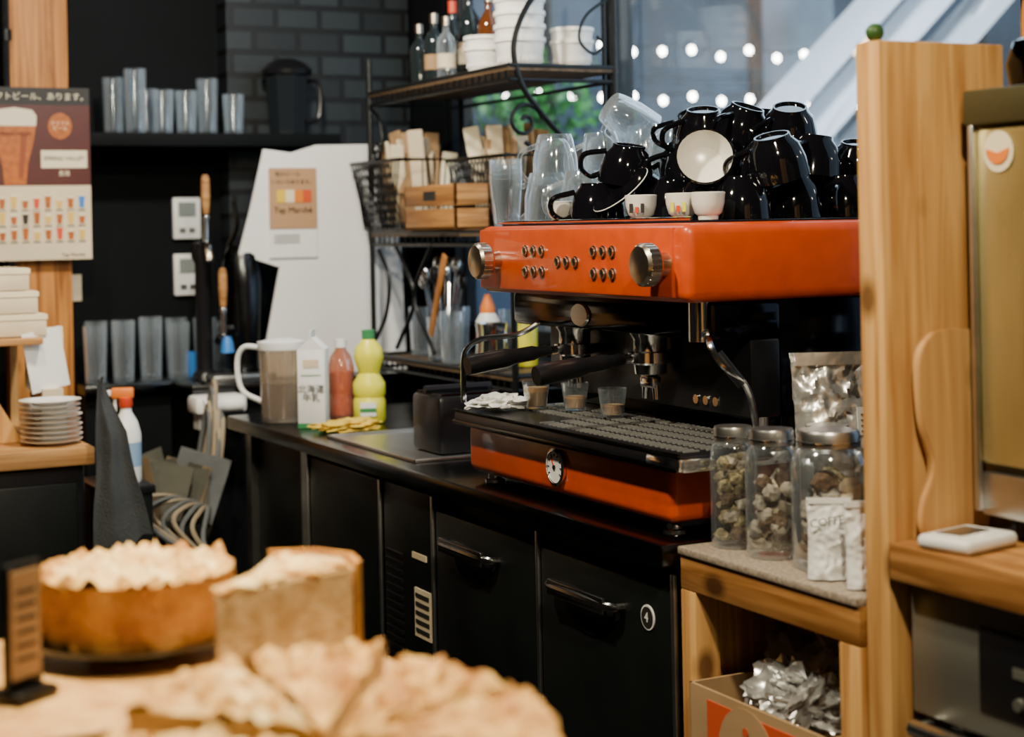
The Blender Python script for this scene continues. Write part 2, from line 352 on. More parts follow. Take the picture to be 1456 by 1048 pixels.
# ------------------------------------------------------------ cups
def cup(name,r,h,mo,mi,handle=True,glass=False,rim=None):
    b=Bd(name); t=.0035
    if glass: out=[(0,0),(r*.72,0),(r*.80,.01),(r*.97,h*.5),(r,h)]
    else: out=[(0,.004),(r*.50,.004),(r*.52,0),(r*.58,0),(r*.60,.006),(r*.80,h*.25),(r*.95,h*.6),(r,h)]
    b.lathe(out+[(r-t*.5,h+.001),(r-t,h)],mo)
    b.lathe([(r-t,h),(r*.9-t,h*.55),(r*.72-t,h*.2),(r*.45,.009),(0,.008)],mi)
    if handle:
        b.tube(smooth([(r*.90,0,h*.82),(r*1.25,0,h*.92),(r*1.62,0,h*.72),(r*1.55,0,h*.38),(r*.78,0,h*.22)]),.0052,mo,8)
    return b.done(local=True)
H=.072; Z1=1.3475+H; Z2=Z1+.070; Z3=Z2+.060
C=cup('coffee_cup',.052,H,BLACKG,BLACKG); C.location=(1.57,2.72,Z1); C.rotation_euler=(math.pi,0,2.7)
cups=[(1.665,2.665,Z1,180,0,120),(1.635,2.56,Z1,180,0,60),(1.635,2.452,Z1,180,0,100),(1.745,2.56,Z1,180,0,30),(1.855,2.57,Z1,180,0,0),(1.775,2.67,Z1,180,0,20),
 (1.745,2.45,Z1,180,0,60),(1.855,2.46,Z1,180,0,0),(1.625,2.335,Z1,180,0,150),(1.735,2.34,Z1,180,0,200),(1.85,2.345,Z1,180,0,220),(1.93,2.42,Z1,180,0,270),
 (1.622,2.685,Z2,172,-8,150),(1.70,2.60,Z2,176,4,160),(1.79,2.61,Z2,180,0,150),(1.70,2.50,Z2,170,6,210),(1.80,2.50,Z2,180,0,200),
 (1.665,2.30,Z2-.004,166,12,150),(1.73,2.39,Z2,168,8,190),(1.82,2.385,Z2,176,-6,210),(1.91,2.38,Z2-.01,165,0,160),(1.90,2.49,Z2,180,0,90),
 (1.70,2.655,Z2-.012,150,15,120),(1.72,2.585,Z3,165,8,175),(1.76,2.50,Z3,158,0,200),(1.83,2.56,Z3,175,0,230),(1.80,2.43,Z3-.005,160,12,180),(1.735,2.64,Z3-.004,150,0,130)]
for c in cups: dup(C,c[:3],c[3:])
WC=cup('cappuccino_cup',.050,.058,BLACKG,WHITEG,False)
d=Vector((-.50,-.80,.30)).normalized(); WC.location=(1.60,2.405,1.436)
WC.rotation_euler=d.to_track_quat('Z','Y').to_euler()
sa=Bd('saucer'); sa.lathe([(0,0),(.03,0),(.034,.004),(.060,.012),(.061,.014),(.034,.008),(0,.006)],BLACKG).lathe([(.0600,.0120),(.0615,.0135),(.0605,.0145)],WHITEG)
sa=sa.done(local=True); sa.location=(1.580,2.635,1.395); sa.rotation_euler=(math.radians(40),0,math.radians(-95))
EC=cup('espresso_cup',.028,.044,WHITEG,WHITEG,False); EC.location=(1.525,2.49,1.3475)
dup(EC,(1.525,2.36,1.3475),(0,0,60)); dup(EC,(1.535,2.298,1.3475),(0,0,-20)); dup(EC,(1.53,2.79,1.3475),(0,0,80)).scale=(.9,.9,.9)
b=Bd('cup_print')
for (x,y),col in (((1.525,2.49),INK),((1.525,2.36),YELP)):
    for k in range(3): b.box(-.014+k*.010,-.008+k*.010,-.0275,-.0262,.014,.030-(k%2)*.006,col if k!=1 else REDPL,Mx=T(x,y,1.3475)@R(-45,'Z'))
b.done()
GM=cup('glass_mug',.045,.098,THING,THING,True,True); g1=1.3475+.099
GM.location=(1.575,2.925,g1); GM.rotation_euler=(math.pi,0,2.9)
for c in [(1.68,2.93,g1,180,0,20),(1.79,2.91,g1,180,0,50),(1.60,2.825,g1,180,0,150),(1.70,2.83,g1,180,0,0),(1.90,2.90,g1,180,0,0),(1.80,2.80,g1,180,0,0),(1.70,2.755,g1-.0,180,0,210),
  (1.59,2.915,g1+.075,180,0,170),(1.67,2.87,g1+.078,176,4,150),(1.77,2.87,g1+.092,180,0,120),(1.70,2.89,g1+.130,128,25,100),(1.87,2.88,g1+.092,165,10,60),(1.78,2.79,g1+.088,172,0,200),(1.87,2.80,g1+.05,170,0,200)]:
    dup(GM,c[:3],c[3:])
b=Bd('stack_of_plastic_cups')
for k in range(5): b.lathe([(.024,.0),(.032,.085),(.034,.086)],THING,T(1.505,2.962,1.349+k*.010))
b.lathe([(0,0),(.024,0)],THING,T(1.505,2.962,1.349)).done()
for x,y,fh in ((1.516,2.875,.040),(1.56,2.80,.026),(1.56,2.66,.022)):
    b=Bd('shot_glass'); b.lathe([(0,0),(.020,0),(.027,.052),(.025,.052),(.019,.004),(0,.004)],GLASS,T(x,y,.992)).lathe([(0,.005),(.0185,.005),(.0185+fh*.13,fh),(0,fh)],COFFEEL,T(x,y,.992)).done()
Bd('dish_cloth').blob((1.455,2.92,1.002),(.055,.045,.016),WCLOTH,.5,3,4,floor=-.010).done()
# ------------------------------------------------------------ shelf with jars
sh=Bd('timber_shelf_unit')
sh.box(1.39,1.98,1.755,2.185,.838,.85,GRAN,.003).box(1.395,1.43,1.755,2.185,.785,.838,PINEY,.003)
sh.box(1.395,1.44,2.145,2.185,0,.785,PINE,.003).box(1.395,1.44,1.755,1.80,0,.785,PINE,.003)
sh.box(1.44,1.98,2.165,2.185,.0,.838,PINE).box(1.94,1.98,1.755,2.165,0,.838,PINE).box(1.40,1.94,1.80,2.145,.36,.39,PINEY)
sh.done()
def jar(x,y,r,h,fill,fh,n):
    b=Bd('glass_jar'); X=T(x,y,.851)
    b.lathe([(0,0),(r*.9,0),(r,.008),(r,h*.74),(r*.92,h*.83),(r*.74,h*.88),(r*.74,h*.92)],GLASS,X)
    b.lathe([(r*.80,h*.88),(r*.82,h*.885),(r*.82,h*.98),(r*.78,h),(0,h)],STEEL,X)
    b.lathe([(r*.78,h*.915),(r*.85,h*.915),(r*.85,h*.925),(r*.78,h*.925)],CHROME,X)
    for i in range(n):
        a=random.random()*6.28; q=(random.random()**.5)*(r*.62); z=r*.35+(fh-r*.5)*i/n
        b.blob((x+q*math.cos(a),y+q*math.sin(a),.853+z),(r*.33,r*.33,r*.26),random.choice(fill),.5,2.5,2,Mx=Euler((random.random(),random.random(),6*random.random())).to_matrix().to_4x4())
    b.done()
jar(1.463,2.135,.036,.182,[TEA,TEA,TEAB,TEAD],.145,46); jar(1.466,2.04,.040,.187,[TEAB,TEAB,TEAD,CREAM],.12,34); jar(1.485,1.93,.054,.195,[TEAB,CREAM,TEAD,KRAFT],.13,40); jar(1.56,2.03,.04,.187,[TEAB,TEA],.12,24)
def pouch(name,c,w,h,d,mat,rz,tilt=0,label=True,txt=None):
    b=Bd(name); bm=bmesh.new(); nx,nz=30,40; g=[]
    for sgn in (1,-1):
        gg=[]
        for i in range(nx+1):
            row=[]
            for j in range(nz+1):
                u=i/nx*2-1;v=j/nz; puff=(1-u*u)**.5*(1-v**3)*(.55+.45*math.cos(v*1.2))
                p=Vector((u*w/2*(1-.06*math.sin(v*3)),sgn*d/2*puff,v*h)); q=p*34+Vector((sgn*7,c[0]*9,0))
                p.y+=(d*.30*abs(noise.noise(q))+d*.22*abs(noise.noise(q*2.3)))*(1-v*.3)
                row.append(bm.verts.new(p))
            gg.append(row)
        for i in range(nx):
            for j in range(nz): bm.faces.new((gg[i][j],gg[i+1][j],gg[i+1][j+1],gg[i][j+1]))
    bmesh.ops.recalc_face_normals(bm,faces=bm.faces[:])
    X=T(*c)@R(rz,'Z')@R(tilt,'X'); b.merge(bm,mat,X)
    b.box(-w*.46,w*.46,-.003,.003,h*.93,h*1.0,mat,Mx=X)
    if label:
        b.box(w*.05,w*.36,-d*.50,-d*.45,h*.55,h*.70,PAPER,Mx=X)
        for k in range(4): b.box(w*.08,w*.32,-d*.515,-d*.50,h*(.565+k*.03),h*(.575+k*.03),INK,Mx=X)
    if txt: b.text(txt,.016,X@T(0,-d*.5,h*.72)@R(90,'X')@R(8,'Z'),INK)
    b.done(50)
pouch('foil_coffee_bag',(1.655,2.10,.852),.17,.285,.07,FOIL,-22,-4)
pouch('snack_packet',(1.432,1.862,.852),.062,.11,.03,WHITEP,-34,-4,False,'COFFEE')
pouch('snack_packet',(1.440,1.79,.852),.06,.115,.03,WHITEP,-20,-4,False)
b=Bd('picture_frame'); X=T(1.53,1.80,.852)@R(-20,'Z')@R(-8,'X')
b.box(-.05,.05,-.004,.004,0,.125,OLDW,.002,Mx=X).box(-.04,.04,-.006,-.004,.01,.115,PAPER,Mx=X).text('coffee',.02,X@T(0,-.007,.09)@R(90,'X'),INK).done()
b=Bd('black_canister'); b.lathe([(0,0),(.09,0),(.095,.01),(.095,.24),(.10,.245),(.10,.27),(.095,.28),(.02,.29),(.02,.305),(0,.307)],BLACKP,T(1.86,2.065,.852)).lathe([(.1005,.247),(.1015,.25),(.1015,.262),(.1,.265)],CHROME,T(1.86,2.065,.852)).done()
b=Bd('saucepan'); b.lathe([(0,0),(.07,0),(.078,.01),(.08,.05),(.083,.052),(.078,.052),(.075,.012),(0,.006)],STEEL,T(1.86,2.065,1.16)).tube([(1.79,2.03,1.20),(1.70,1.99,1.215)],.009,BLACKP).done()
b=Bd('cardboard_box')
x0,x1,y0,y1,z0,z1=1.378,1.74,1.805,2.14,.392,.655
b.box(x0,x1,y0,y1,z0,z0+.005,CARD).box(x0,x0+.005,y0,y1,z0,z1,CARD).box(x1-.005,x1,y0,y1,z0,z1,CARD).box(x0,x1,y0,y0+.005,z0,z1,CARD).box(x0,x1,y1-.005,y1,z0,z1,CARD)
b.box(x0-.0015,x0,y0+.01,y1-.05,z0+.03,z1-.015,PRINTR)
b.prism([(.07*math.cos(k*.2617),.07*math.sin(k*.2617)) for k in range(24)],.001,CARD,FX(x0-.0016,1.99,.58)).text('i',.13,FX(x0-.004,1.99,.58),PRINTR)
b.done()
b=Bd('foil_bag_heap')
for i in range(24):
    b.blob((1.445+random.random()*.22,1.87+random.random()*.20,.635+random.random()*.050),(.064,.050,.022),FOIL,.38,2.2,4,.75,Mx=Euler((random.uniform(-.8,.8),random.uniform(-.8,.8),random.random()*6)).to_matrix().to_4x4())
b.done(30)
# ------------------------------------------------------------ timber post & right-hand shelf
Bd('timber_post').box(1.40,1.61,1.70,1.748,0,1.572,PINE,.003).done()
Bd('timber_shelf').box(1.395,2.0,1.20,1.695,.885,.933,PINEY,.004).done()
b=Bd('paddle_board')
prof=[(0,.050),(.02,.056),(.05,.052),(.08,.040),(.10,.038),(.12,.044),(.15,.054),(.20,.058),(.235,.056),(.255,.044),(.265,.025)]
pts=[(-w_,z) for z,w_ in prof]+[(w_,z) for z,w_ in prof[::-1]]
b.prism([(p.x,p.y) for p in smooth([(x,z,0) for x,z in pts],4)],.014,PADW,T(1.492,1.688,.934)@R(90,'X'),.0015).done()
b=Bd('kitchen_timer'); X=T(1.452,1.612,.934)@R(12,'Z')
b.box(-.052,.052,-.04,.04,.0,.018,WHITEP,.008,Mx=X,seg=4).box(-.03,.03,-.012,.026,.0175,.0195,STEEL,.001,Mx=X).box(-.012,.012,-.032,-.022,.0175,.0195,PAPER,.001,Mx=X).done()
b=Bd('steel_door_cabinet')
b.box(1.52,1.95,1.215,1.655,.96,1.50,OLIVE,.006).box(1.505,1.522,1.225,1.645,1.03,1.455,GOLDREF,.006).box(1.505,1.522,1.225,1.645,.965,1.02,STEEL,.004)
b.box(1.50,1.53,1.21,1.66,1.46,1.505,OLIVE,.004).box(1.498,1.506,1.640,1.650,.97,1.46,STEEL,.002)
for x in (1.56,1.9):
    for y in (1.25,1.62): b.cyl((x,y,.934),(x,y,.962),.015,BLACKP)
b.lathe([(0,0),(.026,0),(.026,.001),(0,.001)],FOAMP,FX(1.504,1.60,1.425)).prism([(.020*math.cos(a),.020*math.sin(a)) for a in [math.pi*(1+k/10) for k in range(11)]]+[(0,-.006)],.001,ORANGEP,FX(1.502,1.60,1.429))
b.done()
b=Bd('glass_decanter'); b.lathe([(0,0),(.06,0),(.07,.02),(.065,.05),(.03,.09),(.02,.11),(.025,.13)],GLASS,T(1.72,1.46,1.507)).lathe([(.02,.10),(.03,.10),(.03,.12),(.02,.12)],OLDW,T(1.72,1.46,1.507)).done()
b=Bd('round_kettle'); b.lathe([(0,0),(.055,0),(.06,.03),(.05,.06),(.02,.072),(.012,.085),(0,.088)],MIRROR,T(1.60,1.60,1.507)).tube(smooth([(1.60,1.55,1.55),(1.60,1.56,1.63),(1.60,1.64,1.63),(1.60,1.65,1.55)]),.005,OLDW).done()
Bd('lime_fruit').blob((1.412,1.722,1.584),(.012,.012,.012),M('lime_green',(.03,.09,.015),.5),.05,2,3).done()
b=Bd('oven')
b.box(1.44,1.95,1.245,1.69,.40,.883,DSTEEL,.005).box(1.425,1.442,1.245,1.69,.715,.880,OVENF,.004).box(1.422,1.428,1.25,1.565,.745,.850,BLACKP,.003)
b.box(1.425,1.442,1.245,1.69,.42,.705,BLACKP,.004).tube([(1.40,1.27,.705),(1.40,1.66,.705)],.011,CHROME).box(1.39,1.402,1.27,1.66,.700,.712,STEEL,.002)
for k in range(5): b.box(1.420,1.423,1.30+k*.045,1.325+k*.045,.80,.812,OVENF)
for k in range(4): b.lathe([(0,0),(.008,0),(.007,.006),(0,.006)],OVENF,FX(1.422,1.33+k*.055,.77))
for y in (1.27,1.66): b.cyl((1.40,y,.705),(1.43,y,.705),.006,STEEL)
for x in (1.5,1.9):
    for y in (1.28,1.6): b.cyl((x,y,0),(x,y,.40),.02,BLACKP)
b.done()
# ------------------------------------------------------------ wrought iron rack
rk=Bd('wrought_iron_rack')
Y0,Y1,XF,XB=3.71,4.62,1.90,2.20
for x in (XF,XB):
    for y in (Y0,Y1):
        if x==XF and y==Y0: rk.tube([(x,y,.851),(x,y,1.335)],.009,IRON)
        elif x==XF: rk.tube([(x,y,.851),(x,y,1.84)],.009,IRON)
        else: rk.tube([(x,y,.851),(x,y,2.3)],.009,IRON)
rk.tube([(XB,Y0+.05,.851),(XB,Y0+.05,2.3)],.006,IRON)
SHW=wood('rack_shelf_wood',(.13,.08,.04),(.05,.03,.015),1)
for z in (.97,1.33,1.74):
    rk.box(XF-.005,XB+.01,Y0-.005,Y1+.005,z-.012,z-.002,SHW)
    for a,b_ in (((XF,Y0),(XF,Y1)),((XF,Y0),(XB,Y0)),((XB,Y0),(XB,Y1)),((XF,Y1),(XB,Y1))):
        rk.tube([(*a,z),(*b_,z)],.007,IRON); rk.tube([(*a,z-.035),(*b_,z-.035)],.005,IRON)
    for k in range(24):
        y=Y0+.02+k*(Y1-Y0-.04)/23; rk.tube([(XF,y,z-.035),(XF,y,z)],.003,IRON,5)
def spiral(c,r0,turns,ax,sgn=1,a0=0,n=26):
    o=[]
    for i in range(n+1):
        t=i/n; r=r0*(1-t*.85); a=a0+sgn*t*turns*2*math.pi
        o.append(Vector(c)+Vector((r*math.cos(a) if ax=='x' else 0, r*math.cos(a) if ax=='y' else 0, r*math.sin(a))))
    return o
rk.tube(smooth([(2.20,Y0,2.02),(2.08,Y0,1.99),(1.97,Y0,1.91),(1.915,Y0,1.80),(1.93,Y0,1.70),(1.99,Y0,1.62),(2.06,Y0,1.55)]),.008,IRON)
rk.tube(spiral((1.94,Y0,1.60),.05,1.4,'x',1,.2),.0055,IRON)
rk.tube(smooth([(2.06,Y0,1.55),(1.99,Y0,1.52),(1.94,Y0,1.55)]),.006,IRON)
rk.tube(smooth([(2.19,Y0,1.92),(2.12,Y0,1.87),(2.10,Y0,1.81),(2.14,Y0,1.775),(2.17,Y0,1.80),(2.15,Y0,1.82)]),.004,IRON)
rk.tube(smooth([(XF,Y1,1.70),(XF,Y1-.07,1.66),(XF,Y1-.09,1.58),(XF,Y1-.03,1.52)])+spiral((XF,Y1-.05,1.56),.035,1.4,'y',1,0),.005,IRON)
z0,z1=1.0,1.30
for y0 in (4.30,):
    rk.tube(smooth([(XF,y0+.15,z0),(XF,y0+.02,(z0+z1)/2),(XF,y0+.15,z1)]),.006,IRON)
    rk.tube(smooth([(XF,y0-.11,z0),(XF,y0+.02,(z0+z1)/2),(XF,y0-.11,z1)]),.006,IRON)
rk.tube(smooth([(XF,4.60,1.02),(XF,4.52,1.10),(XF,4.50,1.2),(XF,4.57,1.28)]),.006,IRON)
rk.done()
def basket(x0,x1,y0,y1,z0,z1,fl):
    b=Bd('wire_basket'); cx=(x0+x1)/2;cy=(y0+y1)/2
    def pt(u,v,t):
        k=.82+.18*t; return (cx+u*(x1-x0)/2*k,cy+v*(y1-y0)/2*k,z0+t*(z1-z0))
    for t,r in ((0,.003),(.5,.002),(1,.006)):
        b.tube([pt(-1,-1,t),pt(1,-1,t),pt(1,1,t),pt(-1,1,t)],r,IRON,6,True)
    n=16
    for k in range(n):
        for sgn in (-1,1):
            v0=-1+2*k/n; v1=min(1,v0+.5)
            for (va,vb) in ((v0,v1),(v1,v0)):
                b.tube([pt(sgn,va,0),pt(sgn,vb,1)],.0024,IRON,4)
            b.tube([pt(va,sgn,0),pt(va,sgn,1)],.0022,IRON,4)
    for k in range(9): b.tube([pt(-1,-1+k/4,0),pt(1,-1+k/4,0)],.0014,IRON,4)
    for i in range(fl):
        u=random.uniform(-.55,.55);v=random.uniform(-.7,.7); p=Vector(pt(u,v,.08)); q=p+Vector((random.uniform(-.04,.04),random.uniform(-.07,.07),random.uniform(.19,.27)))
        mt=random.choice([KRAFT,KRAFT,CREAM,CREAM,FOAMP])
        b.box(-.022,.022,-.005,.005,0,(q-p).length,mt,.002,Mx=frame(p,q-p)@R(random.uniform(0,180),'Z'),seg=1)
    b.done()
basket(1.87,2.16,4.34,4.70,1.340,1.535,30)
basket(2.01,2.19,3.96,4.32,1.340,1.53,28)
b=Bd('wooden_crate')
x0,x1,y0,y1,z0,z1=1.88,1.985,4.00,4.33,1.337,1.46
for zz in (0,.065): b.box(x0,x0+.008,y0,y1,z0+zz,z0+zz+.055,PINEY,.001).box(x1-.008,x1,y0,y1,z0+zz,z0+zz+.055,PINEY,.001).box(x0,x1,y0,y0+.008,z0+zz,z0+zz+.055,PINEX,.001).box(x0,x1,y1-.008,y1,z0+zz,z0+zz+.055,PINEX,.001)
b.box(x0,x1,y0,y1,z0,z0+.006,PINEY).box(x0-.001,x0+.001,4.12,4.20,1.415,1.44,INK).done()
b=Bd('stack_of_plastic_cups')
for k in range(6): b.lathe([(.030,.0),(.042,.12),(.044,.121)],THING,T(1.97,3.88,1.333+k*.012))
b.lathe([(0,0),(.03,0)],THING,T(1.97,3.88,1.333)).done()
def bottle(x,y,z,r,h,mat,cap,label=None):
    b=Bd('spirit_bottle'); X=T(x,y,z)
    b.lathe([(0,0),(r,0),(r,h*.58),(r*.85,h*.66),(r*.35,h*.76),(r*.33,h*.92),(r*.38,h*.93)],mat,X).lathe([(r*.42,h*.86),(r*.42,h),(0,h)],cap,X)
    b.lathe([(r*1.01,h*.18),(r*1.01,h*.40)],label or KRAFT,X); b.done()
AMBG=M('amber_bottle_glass',(.10,.03,.008),.08,coat=.5); DARKG=M('dark_bottle_glass',(.012,.018,.02),.08,coat=.5)
for x,y,r,h,mt,cp,lb in ((1.935,4.33,.026,.17,DARKG,GOLD,DARKG),(1.94,4.24,.028,.19,DARKG,GOLD,KRAFT),(2.04,4.33,.030,.24,DARKG,REDPL,INK),(2.03,4.20,.033,.27,DARKG,GOLD,CREAM),(2.12,4.14,.035,.30,AMBG,GOLD,KRAFT),(2.11,4.03,.03,.28,DARKG,BLACKP,INK),(1.93,4.14,.026,.17,THING,GOLD,CREAM),(2.03,4.08,.03,.24,AMBG,GOLD,CREAM)):
    bottle(x,y,1.742,r,h,mt,cp,lb)
def bowls(name,x,y,r,h,n,mat=WHITEG):
    b=Bd(name)
    for i in range(n):
        X=T(x,y,1.743+i*h*.45)
        b.lathe([(0,0),(r*.82,0),(r*.84,.004),(r*.98,h*.85),(r*1.04,h*.86),(r*1.04,h),(r*.94,h),(r*.80,.008),(0,.008)],mat,X,36)
        for k in range(36): b.box(r*.9,r*.93,-.002,.002,.01,h*.8,mat,Mx=X@R(k*10,'Z')@R(-4,'Y'))
    b.done()
bowls('ramekin_stack',1.955,3.95,.056,.065,2); bowls('ramekin_stack',1.98,3.805,.064,.075,4); bowls('ramekin_stack',2.115,3.775,.055,.07,2)
b=Bd('condiment_bottle'); b.lathe([(0,0),(.03,0),(.032,.01),(.032,.12),(.02,.14)],WHITEP,T(1.99,4.04,.972)).lathe([(.02,.14),(.02,.155),(.006,.19),(0,.19)],ORANGEP,T(1.99,4.04,.972)).lathe([(.0325,.04),(.0325,.09)],REDPL,T(1.99,4.04,.972)).done()
b=Bd('condiment_bottle'); b.lathe([(0,0),(.03,0),(.032,.01),(.032,.12),(.02,.14)],YELP,T(2.06,3.96,.972)).lathe([(.02,.14),(.02,.155),(.006,.2),(0,.2)],ORANGEP,T(2.06,3.96,.972)).done()
b=Bd('steel_jug'); X=T(1.945,3.93,.972); b.lathe([(0,0),(.042,0),(.045,.01),(.038,.09),(.042,.12),(.040,.12),(.035,.09),(.042,.012),(0,.01)],CHROME,X).tube(smooth([(1.945,3.89,1.08),(1.945,3.855,1.07),(1.945,3.855,1.01),(1.945,3.89,1.0)]),.004,CHROME).done()
b=Bd('utensil_holder'); b.lathe([(0,0),(.045,0),(.048,.12),(.045,.12),(.042,.006),(0,.006)],THING,T(1.98,4.30,.972))
for i in range(11):
    a=i*.6; tp=Vector((1.98+.05*math.cos(a),4.30+.08*math.sin(a),1.19+.05*random.random()))
    b.tube([(1.98+.02*math.cos(a),4.30+.02*math.sin(a),.98),tp],.003,CHROME); b.blob(tp,(.012,.018,.024),CHROME if i%3 else BLACKP,0,1,2)
b.done()
Bd('leather_strap').box(-.012,.012,-.003,.003,-.12,.12,OLDW,.001,Mx=T(1.885,4.13,1.16)@R(25,'X')@R(90,'Z')).done()
for i,(x,y) in enumerate(((2.08,4.42),(2.12,4.16),(2.0,4.50),(1.95,4.18))):
    b=Bd('tall_glass'); b.lathe([(0,0),(.03,0),(.036,.14),(.034,.14),(.028,.006),(0,.006)],THING,T(x,y,.972)).done()
# ------------------------------------------------------------ counter items
b=Bd('plastic_pitcher'); X=T(1.452,4.16,.851)
b.lathe([(0,0),(.050,0),(.053,.01),(.060,.19),(.058,.19),(.050,.012),(0,.01)],PLG,X).lathe([(0,.012),(.049,.012),(.053,.10),(0,.10)],COFFEE,X)
b.lathe([(.061,.185),(.062,.19),(.062,.205),(.03,.212),(0,.212)],WHITEP,X)
b.tube(smooth([(1.41,4.20,1.04),(1.375,4.235,1.04),(1.362,4.25,1.00),(1.37,4.24,.93),(1.41,4.20,.90)]),.007,WHITEP).done()
b=Bd('milk_carton'); X=T(1.475,3.99,.851)@R(-30,'Z')
b.box(-.034,.034,-.034,.034,0,.195,PAPER,.001,Mx=X)
b.prism([(-.034,.195),(.034,.195),(0,.226)],.068,PAPER,X@T(0,.034,0)@R(90,'X'))
b.box(-.002,.002,-.034,.034,.220,.242,PAPER,Mx=X)
b.box(-.0345,.0345,-.0345,.0345,.0,.012,GREENP,Mx=X).text('北海道\n牛乳',.022,X@T(0,-.0352,.085)@R(90,'X'),INK).box(-.025,.025,-.0352,-.034,.13,.132,GREENP,Mx=X).box(-.02,.02,-.0352,-.034,.15,.17,CREAM,Mx=X).text('牛乳',.024,X@T(-.0352,0,.08)@R(-90,'Z')@R(90,'X'),INK).done()
b=Bd('sauce_bottle'); X=T(1.60,4.12,.851)
b.lathe([(0,0),(.030,0),(.034,.01),(.034,.05),(.031,.06),(.034,.07),(.034,.13),(.028,.16),(.014,.18),(.013,.19)],PINKPL,X).lathe([(0,.01),(.030,.01),(.030,.12),(0,.12)],M('salmon_sauce',(.70,.30,.13),.5),X).lathe([(.016,.185),(.016,.205),(0,.207)],WHITEP,X).done()
b=Bd('lemon_juice_bottle'); X=T(1.625,3.99,.851)
b.lathe([(0,0),(.036,0),(.041,.008),(.041,.055),(.037,.065),(.041,.075),(.041,.10),(.026,.125),(.030,.14),(.038,.165),(.034,.19),(.016,.21),(.013,.215)],YELP,X).lathe([(.016,.212),(.017,.235),(0,.237)],GREENP,X)
b.box(-.02,.02,-.043,-.040,.02,.055,WHITEP,Mx=X@R(-27,'Z')).box(-.02,.02,-.044,-.042,.03,.04,GREENP,Mx=X@R(-27,'Z')).done()
Bd('cleaning_cloth').blob((1.515,3.865,.862),(.08,.05,.016),YCLOTH,.5,3,4,floor=-.010).done()
b=Bd('knock_box'); b.box(1.50,1.66,3.29,3.44,.853,.98,BLACKP,.012).box(1.51,1.65,3.30,3.43,.978,.984,DSTEEL).tube([(1.50,3.365,.99),(1.66,3.365,.99)],.009,BLACKP).done()
# ------------------------------------------------------------ white board + sign, tap tower
bc=Bd('back_counter'); bc.box(1.10,1.36,4.84,5.19,.88,.91,DSTEEL,.004).box(1.36,2.2,4.66,5.09,.88,.91,DSTEEL,.004).box(1.11,1.36,4.88,5.19,0,.88,WALLD).box(1.38,2.2,4.70,5.09,0,.88,WALLD).done()
b=Bd('white_partition_board')
poly=[(1.616,1.583),(1.70,1.572),(1.78,1.595),(2.04,1.60),(2.06,.912),(1.615,.912),(1.612,1.008),(1.659,1.234),(1.534,1.275),(1.57,1.40)]
b.prism(poly,.012,PAPER,T(0,4.762,0)@R(90,'X'),.001).done()
b=Bd('paper_sign')
b.box(1.627,1.775,4.741,4.744,1.347,1.527,M('sign_tan',(.46,.27,.14),.6))
for i,mt in enumerate((M('sign_yellow',(.78,.52,.04),.5),FOAMP,M('sign_orange',(.75,.22,.02),.5),PRINTR)): b.box(1.65+i*.027,1.677+i*.027,4.739,4.742,1.425,1.462,mt)
b.text('旬のビール',.016,FY(1.685,4.740,1.508),INK).text('いろいろあります。',.015,FY(1.70,4.740,1.485),INK).text('Tap Marché',.025,FY(1.70,4.740,1.402),INK,.001)
b.box(1.625,1.775,4.742,4.744,1.262,1.345,PAPER)
for k in range(5): b.box(1.64,1.72,4.741,4.743,1.328-k*.006,1.33-k*.006,INK)
b.done()
b=Bd('beer_tap_tower')
b.lathe([(0,0),(.075,0),(.075,.02),(.05,.03),(.055,.12),(.062,.28),(.055,.36),(.04,.39),(0,.40)],DSTEEL,T(1.56,4.80,.911),32)
b.lathe([(0,0),(.04,0),(.035,.02),(.024,.03),(.024,.34),(.034,.36),(.03,.40),(0,.405)],BLACKP,T(1.44,4.80,.911),24)
for x,z in ((1.432,1.33),(1.478,1.06)):
    b.tube(smooth([(x,4.80,z-.04),(x,4.76,z-.02),(x,4.72,z-.03),(x,4.70,z-.07)]),.010,CHROME); b.cyl((x,4.74,z-.02),(x,4.735,z+.06),.008,CHROME); b.blob((x,4.735,z+.055),(.012,.012,.012),CHROME,0,1,2)
    b.lathe([(0,0),(.009,0),(.013,.05),(.012,.10),(.008,.112),(0,.113)],PINEX,T(x,4.733,z+.065))
b.tube(smooth([(1.50,4.74,1.30),(1.52,4.72,1.36),(1.51,4.72,1.43)]),.008,DSTEEL)
b.box(1.43,1.62,4.68,4.78,.911,.93,STEEL,.004).lathe([(0,0),(.02,0),(.016,.03),(.01,.045),(0,.045)],BLUEP,T(1.478,4.70,.995)).tube([(1.478,4.76,1.06),(1.56,4.79,1.06)],.012,CHROME)
b.done()
b=Bd('paper_roll_holder'); b.box(1.34,1.49,4.56,4.65,.835,.885,WHITEP,.012).cyl((1.36,4.555,.86),(1.47,4.555,.86),.020,PAPER).box(1.36,1.41,4.60,4.65,.79,.84,WHITEP).done()
b=Bd('blue_cup'); b.lathe([(0,0),(.026,0),(.032,.075),(.03,.075),(.024,.005),(0,.005)],BLUEP,T(1.455,4.92,.911)).done()
